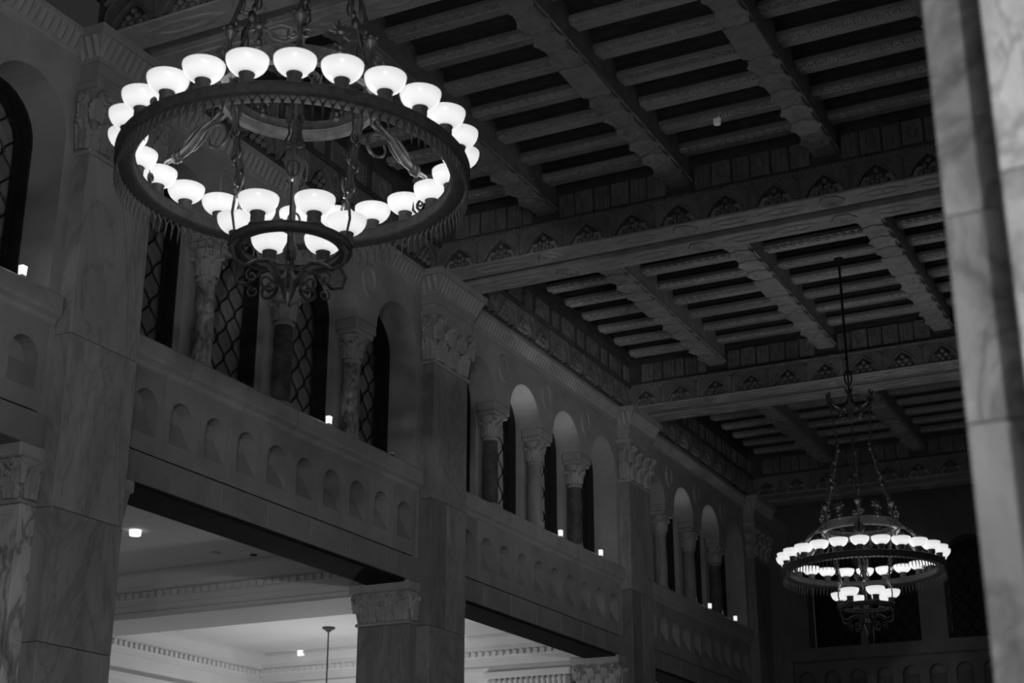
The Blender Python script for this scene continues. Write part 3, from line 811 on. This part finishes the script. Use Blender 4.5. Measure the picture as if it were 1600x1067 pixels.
pendant((-26.1, 52.1, 8.1), 'pendant lamp farther along the side aisle, hidden behind the piers')
pendant((-26.1, 27.1, 8.1), 'unseen weak pendant lamp added in the aisle behind the first pilaster', 5.2, 20.0)  # unseen lamp added to lift the first aisle bay
for y, w_, lab in ((-11.85, AISLE_R[0], 'unseen pendant lamp added in the aisle well behind the camera'), (0.65, AISLE_R[1], 'unseen pendant lamp added in the aisle beside the camera'), (25.65, AISLE_R[2], 'unseen pendant lamp added in the aisle beyond the blurred pier')):
    pendant((6.0, y, 8.1), lab, 5.2, w_)  # unseen lamps added to brighten the near pier and the left wall
# small ceiling fixtures of the aisle and the hall
def fixture(loc, label, r_, h, mat):
    t = thing('ceiling_fixture', label, 'light fixture', loc)
    mb = MB(); mb.lathe([(r_*0.98,0),(r_*1.02,-0.02),(r_*0.94,-h),(r_*0.8,-h)], 16); mb.build('housing', mat, t, (0,0,0), True)
    mb = MB(); mb.lathe([(r_*0.8,-h*0.98),(0.001,-h*0.96)], 16); mb.build('lens', mat, t)
fixture((-23.0, 26.8, 8.1), 'bright white ceiling light in the dim aisle panel by the first pilaster', 0.14, 0.13, 'lamp')
fixture((-22.8, 29.5, 8.1), 'pale smoke detector on the aisle ceiling near the beam', 0.13, 0.05, 'plaster')
fixture((-22.1, 30.1, 8.1), 'small dark disc on the aisle ceiling beside the smoke detector', 0.09, 0.03, 'ring')
fixture((-29.4, 43.0, 8.1), 'bright white ceiling light beside the pendant rod', 0.12, 0.16, 'lamp')
fixture((-23.25, 42.9, 8.1), 'small white ceiling light at the edge of the second pilaster', 0.08, 0.14, 'lamp')
fixture((-22.3, 43.3, 8.1), 'grey vent disc on the ceiling of the small bright opening', 0.13, 0.03, 'ring')
fixture((-9.55, 29.3, 16.6), 'tiny pale fixture on a joist between two ceiling ribs', 0.085, 0.16, 'lamp_dim')
# little white lamps on the window ledge
sill = [(17.53, 'small white ledge lamp by the window at the frame edge', 1), (26.89, 'small white ledge lamp below the lattice windows', 1), (29.55, 'dim ledge lamp at the foot of the last lattice window', 0),
        (38.91, 'small white ledge lamp in the bay of bright arches, nearer one', 1), (41.77, 'small white ledge lamp in the bay of bright arches, farther one', 1),
        (51.39, 'small white ledge lamp in the farthest bay, nearer one', 1), (54.15, 'small white ledge lamp in the farthest bay, farther one', 1)]
for y, lab, lit in sill:
    t = thing('ledge_lamp', lab, 'lamp', (XW+0.06, y, ZC1))
    mb = MB(); mb.cbox(-0.055, 0.055, -0.055, 0.055, 0, 0.05, 0.01); mb.build('base', 'plaster' if lit else 'ring', t)
    h = 0.22 if lit else 0.08
    mb = MB(); mb.prism([(-0.045,0.045),(0.045,0.045),(0.055,h-0.03),(0.058,h),(-0.058,h),(-0.055,h-0.03)], 'x', -0.05, 0.05); mb.build('shade', 'lamp' if lit else 'plaster', t)
    if lit:
        l = bpy.data.lights.new('ledge_light', 'POINT'); l.energy = 1.6; l.shadow_soft_size = 0.08
        lo = bpy.data.objects.new('ledge_light', l); COL.objects.link(lo); lo.parent = t; lo.location = (-0.05, 0.0, 0.34)
# unseen spots added deep in the window reveals to brighten the arch undersides
for b, k, w in ((2, 1, 190.0), (2, 2, 105.0), (2, 3, 30.0), (3, 1, 85.0), (3, 2, 60.0)):
    y = BC(b) + (k-1.5)*PITCH
    t = thing('added_uplight', 'unseen uplight added on the window ledge inside the %s arch of %s' % (['first', 'second', 'third', 'fourth'][k], col_bay[b]), 'lamp', (XW-0.42, y-0.25, ZC1))
    mb = MB(); mb.lathe([(0.001,0),(0.07,0),(0.075,0.06),(0.06,0.1),(0.05,0.1),(0.05,0.07),(0.001,0.07)], 12); mb.build('housing', 'ring', t, (0,0,0), True)
    l = bpy.data.lights.new('added_uplight_beam', 'SPOT'); l.energy = w; l.spot_size = radians(46); l.spot_blend = 0.9; l.shadow_soft_size = 0.05
    lo = bpy.data.objects.new('added_uplight_beam', l); COL.objects.link(lo); lo.parent = t; lo.location = (0, 0, 0.12); lo.rotation_euler = (radians(180), 0, 0)
# ------------------------------------------------------------------ chandeliers
R1 = 1.935
def chandelier(loc, label, rotz):
    t = thing('chandelier', label, 'chandelier', loc, 'ring chandeliers', (0, 0, rotz))
    def P(r_, a, z): return (r_*cos(a), r_*sin(a), z)
    # opal bowls with sockets
    mb = MB(); mb.lathe([(0.07,-0.13),(0.11,-0.122),(0.155,-0.098),(0.193,-0.06),(0.218,-0.015),(0.23,0.03),(0.231,0.06),(0.223,0.065),(0.219,0.03),(0.205,-0.015),(0.175,-0.06),(0.12,-0.09),(0.001,-0.11)], 26)
    BOWL = mb.mesh('lamp_bowl', True, 60)
    mb = MB(); mb.lathe([(0.001,-0.10),(0.088,-0.115),(0.09,-0.135),(0.08,-0.15),(0.08,-0.25),(0.1,-0.27),(0.1,-0.29),(0.001,-0.29)], 14)
    SOCK = mb.mesh('socket', True)
    L = bpy.data.lights.new('bulb', 'POINT'); L.energy = BULB_W; L.shadow_soft_size = 0.07
    def bowl(r_, a, z, sc=1.0):
        o = link('lamp_bowl', BOWL, 'bowl', t, P(r_, a, z), (0,0,a), (sc,)*3)
        link('socket', SOCK, 'ring', o)
        lo = bpy.data.objects.new('bulb', L); COL.objects.link(lo); lo.parent = o; lo.location = (0,0,0.06)
    for k in range(24): bowl(R1, 2*pi*k/24, 0)
    for k in range(6): bowl(0.63, 2*pi*(k+0.5)/6 - 0.1, -0.97)
    # main ring
    def band(name, r0, r1, z0, z1, n):
        mb = MB()
        b_ = 0.022
        mb.lathe([(r0,z0+b_),(r0-0.012,z0+0.5*b_),(r0,z0),(r0+0.03,z0-0.006),(r1-0.03,z0-0.006),(r1,z0),(r1+0.014,z0+0.6*b_),(r1,z0+1.3*b_),
                  (r1,z1-1.3*b_),(r1+0.018,z1-0.6*b_),(r1,z1),(r0,z1),(r0-0.018,z1-0.6*b_),(r0,z1-1.3*b_)], n, closed=True)
        return mb.build(name, 'ring', t, (0,0,0), True)
    band('main_ring', R1-0.1, R1+0.1, -0.42, -0.27, 96)
    # pendant fringe: little pointed arches ending in drops
    mb = MB(); w = 2*pi*(R1+0.08)/120
    arc = [(-w/2 + w*k/10, -0.11 + 0.10*(1-abs(1-k/5)**1.8)) for k in range(11)]
    mb.tube([(0.0, y, z) for y, z in arc], 0.008, 4)
    mb.tube([(0.0, 0.0, -0.02), (0.0, 0.0, 0.01)], 0.012, 4)
    mb.tube([(0,-w/2,-0.05),(0.012,-w/2,-0.12),(0.02,-w/2,-0.2),(0.015,-w/2,-0.26)], [0.011,0.015,0.009,0.003], 5)
    DROP = mb.mesh('pendant_drop')
    for k in range(120):
        a = 2*pi*(k+0.5)/120; link('pendant_drop', DROP, 'fringe', t, P(R1+0.07, a, -0.42), (0,0,a))
    # inner crown ring with bead, posts and stars
    rc = 0.92
    mb = MB(); mb.lathe([(rc-0.03,0.60),(rc+0.03,0.58),(rc+0.06,0.61),(rc+0.05,0.68),(rc+0.035,0.72),(rc+0.04,0.83),(rc,0.85),(rc-0.035,0.83),(rc-0.03,0.72),(rc-0.05,0.68)], 72, closed=True)
    mb.build('crown_ring', 'bronze_pale', t, (0,0,0), True)
    mb = MB(); mb.lathe([(rc-0.05+0.013*cos(q), 0.695+0.013*sin(q)) for q in [2*pi*i/6 for i in range(6)]], 72, closed=True); mb.build('crown_bead', 'bronze_pale', t, (0,0,0), True)
    mb = MB(); mb.lathe([(0.001,-0.1),(0.05,-0.06),(0.035,0.0),(0.055,0.08),(0.03,0.16),(0.026,0.42),(0.04,0.46),(0.075,0.5),(0.085,0.55),(0.06,0.6),(0.02,0.63),(0.001,0.64)], 12)
    for k in range(6):
        a = k*pi/3; mb.ball((0.08*cos(a),0.08*sin(a),0.57), 0.028, 5, 3)
    POST = mb.mesh('post', True)
    mb = MB(); n = 16; pts = [((0.15 if i % 2 == 0 else 0.062)*cos(2*pi*i/n+0.2), (0.15 if i % 2 == 0 else 0.062)*sin(2*pi*i/n+0.2)+0.34) for i in range(n)]
    mb.prism(pts, 'x', -0.018, 0.018); mb.ball((0,0,0.34), 0.055, 8, 5)
    mb.lathe([(0.05,0),(0.07,0.04),(0.03,0.08),(0.045,0.13),(0.02,0.18),(0.02,0.3)], 8)
    for s in (-1, 1): mb.tube(spiral(0.06, 0.9, 12, 'yz', s, (0, s*0.075, 0.1), pi/2), 0.012, 5)
    STAR = mb.mesh('star_finial')
    # leafy rod segment used on the suspension rods
    for k in range(6):
        a = k*pi/3
        link('post', POST, 'bronze', t, P(rc+0.02, a, 0.68), (0,0,a))
        link('star_finial', STAR, 'bronze', t, P(rc, a+pi/6, 0.78), (0,0,a+pi/6))
    mb = MB()
    pts = [(rc+0.02,0,1.3),(0.74,0,1.95),(0.6,0,2.45),(0.48,0,2.9),(0.53,0,3.5),(0.58,0,4.05)]
    mb.tube(pts[:4], [0.028,0.024,0.024,0.028], 7)
    for i in range(12):                                   # chain links between rod and top crown
        tt = i/11; x = 0.48+(0.10)*tt; z = 2.93+1.1*tt
        mb.tube([(x+0.028*cos(q)*(1 if i % 2 else 0), 0.028*cos(q)*(0 if i % 2 else 1), z+0.055*sin(q)) for q in [2*pi*j/8 for j in range(9)]], 0.009, 4)
    for (x, z, r_) in ((0.88,1.36,0.04),(0.735,1.97,0.055),(0.70,2.08,0.04),(0.475,2.9,0.05),(0.61,2.42,0.045)):
        mb.ball((x,0,z), r_, 8, 5, 1.5)
    for zc, xc in ((1.7,0.815),(2.25,0.655)):             # side scrolls
        for s in (-1, 1): mb.tube([(xc, s*0.02, zc-0.2), (xc, s*0.075, zc-0.1), (xc, s*0.06, zc+0.03), (xc, s*0.015, zc+0.12), (xc, s*0.05, zc+0.18)], [0.008,0.014,0.016,0.012,0.006], 5)
    SROD = mb.mesh('suspension_rod', True)
    for k in range(6): link('suspension_rod', SROD, 'bronze', t, (0,0,0), (0,0,k*pi/3))
    # top crown: hub with six leafy arms, knot and hanging rod
    mb = MB(); mb.lathe([(0.001,3.5),(0.05,3.55),(0.1,3.66),(0.07,3.78),(0.13,3.92),(0.16,4.02),(0.1,4.12),(0.05,4.22),(0.07,4.3),(0.04,4.42),(0.025,4.6),(0.001,4.62)], 14)
    hub = mb.build('top_crown', 'ring', t, (0,0,0), True)
    mb = MB(); mb.tube([(0.1,0,4.0),(0.3,0,3.9),(0.48,0,3.98),(0.58,0,4.12),(0.6,0,4.26)], [0.035,0.03,0.03,0.045,0.012], 6)
    for s in (-1, 0, 1): mb.tube([(0.57,0,4.1),(0.6+0.03*abs(s),s*0.06,4.2),(0.64,s*0.1,4.32)], [0.03,0.035,0.006], 5)
    mb.tube(spiral(0.12, 1.1, 16, 'xz', 1, (0.3,0,3.78), 1.2), 0.016, 5)
    ARMT = mb.mesh('crown_arm', True)
    for k in range(6): link('crown_arm', ARMT, 'bronze', hub, (0,0,0), (0,0,k*pi/3))
    mb = MB(); mb.tube([(0.13*cos(q),0,4.78+0.17*sin(q)) for q in [2*pi*j/16 for j in range(17)]], 0.03, 6)
    mb.tube([(0,0.09*cos(q),4.78+0.2*sin(q)) for q in [2*pi*j/16 for j in range(17)]], 0.025, 6); mb.build('knot', 'iron', t, (0,0,0), True)
    mb = MB(); mb.tube([(0,0,4.9),(0,0,ZJ-loc[2]+0.02)], 0.035, 8); mb.lathe([(0.001,ZJ-loc[2]+0.01),(0.13,ZJ-loc[2]),(0.12,ZJ-loc[2]-0.05),(0.05,ZJ-loc[2]-0.12),(0.034,ZJ-loc[2]-0.2)], 12)
    mb.build('hanging_rod', 'iron', t, (0,0,0), True)
    # scroll arms joining main ring and crown ring
    mb = MB()
    mb.tube([(1.86,0,-0.35),(1.87,0,-0.12),(1.88,0,0.06),(1.83,0,0.17),(1.72,0,0.2),(1.63,0,0.22)], [0.024,0.027,0.03,0.034,0.032,0.034], 8)
    mb.lathe([(0.001,-0.06),(0.075,-0.05),(0.085,-0.02),(0.06,0.0),(0.085,0.02),(0.075,0.05),(0.001,0.06)], 10, 0, 0)
    n0 = len(mb.v) - 70
    mb.v[n0:] = [(1.66 + z*0.97 - x*0.2, y, 0.215 + x + z*-0.2) for x, y, z in mb.v[n0:]]
    mb.tube([(1.63,0,0.22),(1.55,0,0.28),(1.45,0,0.4),(1.33,0,0.52),(1.2,0,0.6)], [0.04,0.055,0.06,0.045,0.03], 8, 1.3)
    mb.tube([(1.35,0,0.5),(1.18,0,0.63),(1.08,0,0.72),(1.04,0,0.84),(1.08,0,0.95)], [0.035,0.028,0.024,0.03,0.014], 7)
    mb.tube([(1.22,0,0.57),(1.1,0,0.6),(0.98,0,0.68),(0.92,0,0.76)], [0.035,0.03,0.03,0.03], 6)
    c = spiral(0.2, 0.95, 22, 'xz', 1, (1.13,0,0.36), 0.9, 0.55)
    mb.tube([(1.3,0,0.52)] + c, [0.03] + [0.024]*12 + [0.018]*11, 6)
    for s in (-1, 1):
        mb.tube([(1.6,s*0.03,0.24),(1.5,s*0.1,0.33),(1.38,s*0.11,0.45),(1.27,s*0.06,0.58)], [0.01,0.02,0.02,0.006], 5)
        mb.tube(spiral(0.075, 1.2, 16, 'yz', s, (1.06, s*0.08, 0.9), 0), 0.014, 5)
    ARM = mb.mesh('scroll_arm', True)
    mb = MB(); mb.tube([(1.9,0,-0.28)] + spiral(0.07, 1.3, 18, 'yz', 1, (1.9,0.0,-0.12), -pi/2), [0.02]+[0.02]*10+[0.014]*9, 5)
    mb.tube([(1.88,0.02,-0.27),(1.86,0.09,-0.18),(1.87,0.1,-0.06)], [0.012,0.02,0.004], 5)
    CURL = mb.mesh('ring_curl', True)
    for k in range(6):
        link('scroll_arm', ARM, 'bronze', t, (0,0,0), (0,0,k*pi/3))
        link('ring_curl', CURL, 'bronze', t, (0,0,0), (0,0,k*pi/3+0.1))
    # drop rods between crown ring and basket ring
    mb = MB()
    mb.tube([(rc,0,0.75),(0.8,0,0.1),(0.72,0,-0.5),(0.68,0,-0.78)], [0.02,0.018,0.02,0.022], 6)
    for zc in (0.05, -0.22):
        xc = 0.795 + (zc-0.05)*0.13
        for s in (-1, 1):
            mb.tube([(xc,s*0.015,zc+0.26),(xc,s*0.07,zc+0.14),(xc,s*0.06,zc),(xc,s*0.1,zc-0.1)] + spiral(0.05,0.8,8,'yz',-s,(xc,s*0.05,zc-0.12),0 if s > 0 else pi), 0.014, 5)
    mb.tube([(0.69,0.07*cos(q),-0.62+0.1*sin(q)) for q in [2*pi*j/14 for j in range(15)]], 0.016, 5)
    mb.tube([(0.68,0,-0.75),(0.74,0,-0.85),(0.76,0,-1.05),(0.72,0,-1.26)], [0.016,0.018,0.018,0.014], 6)
    mb.tube(spiral(0.06, 1.2, 14, 'xz', -1, (0.72,0,-0.74), 0), 0.013, 5)
    DROD = mb.mesh('drop_rod', True)
    for k in range(6): link('drop_rod', DROD, 'bronze', t, (0,0,0), (0,0,k*pi/3))
    # central leaf cluster
    mb = MB()
    mb.lathe([(0.001,0.85),(0.04,0.8),(0.025,0.5),(0.06,0.2),(0.11,0.0),(0.13,-0.2),(0.08,-0.38),(0.05,-0.5),(0.03,-0.9),(0.04,-1.2),(0.09,-1.32),(0.05,-1.45),(0.06,-1.6),(0.11,-1.7),(0.07,-1.85),(0.03,-1.95),(0.001,-2.02)], 12)
    mb.build('centre_stem', 'bronze', t, (0,0,0), True)
    # basket ring and its scrolls
    band('basket_ring', 0.63-0.06, 0.63+0.06, -1.34, -1.245, 48)
    mb = MB()
    mb.tube([(0.66,0,-1.3),(0.74,0,-1.42),(0.7,0,-1.55),(0.56,0,-1.6),(0.42,0,-1.5),(0.28,0,-1.46),(0.16,0,-1.54),(0.1,0,-1.68)], [0.02,0.024,0.024,0.026,0.024,0.024,0.022,0.02], 6)
    mb.tube(spiral(0.13, 1.4, 22, 'xz', 1, (0.27,0,-1.72), 1.9), [0.022]*14+[0.014]*9, 6)
    mb.tube(spiral(0.08, 1.2, 16, 'xz', -1, (0.47,0,-1.7), 1.2), 0.014, 5)
    BSC = mb.mesh('basket_scroll', True)
    for k in range(6): link('basket_scroll', BSC, 'bronze', t, (0,0,-0.05), (0,0,k*pi/3))
    return t
c1 = chandelier((-9.5, 13.3, 8.4), 'large lit ring chandelier with opal glass bowls, nearer one hanging overhead', radians(-56.2))
c2 = copy_tree(c1, None, 'small-looking lit ring chandelier far down the hall below its long rod')
c2.location = (-9.25, 38.3, 8.4); c2.rotation_euler = (0, 0, radians(-77.5))
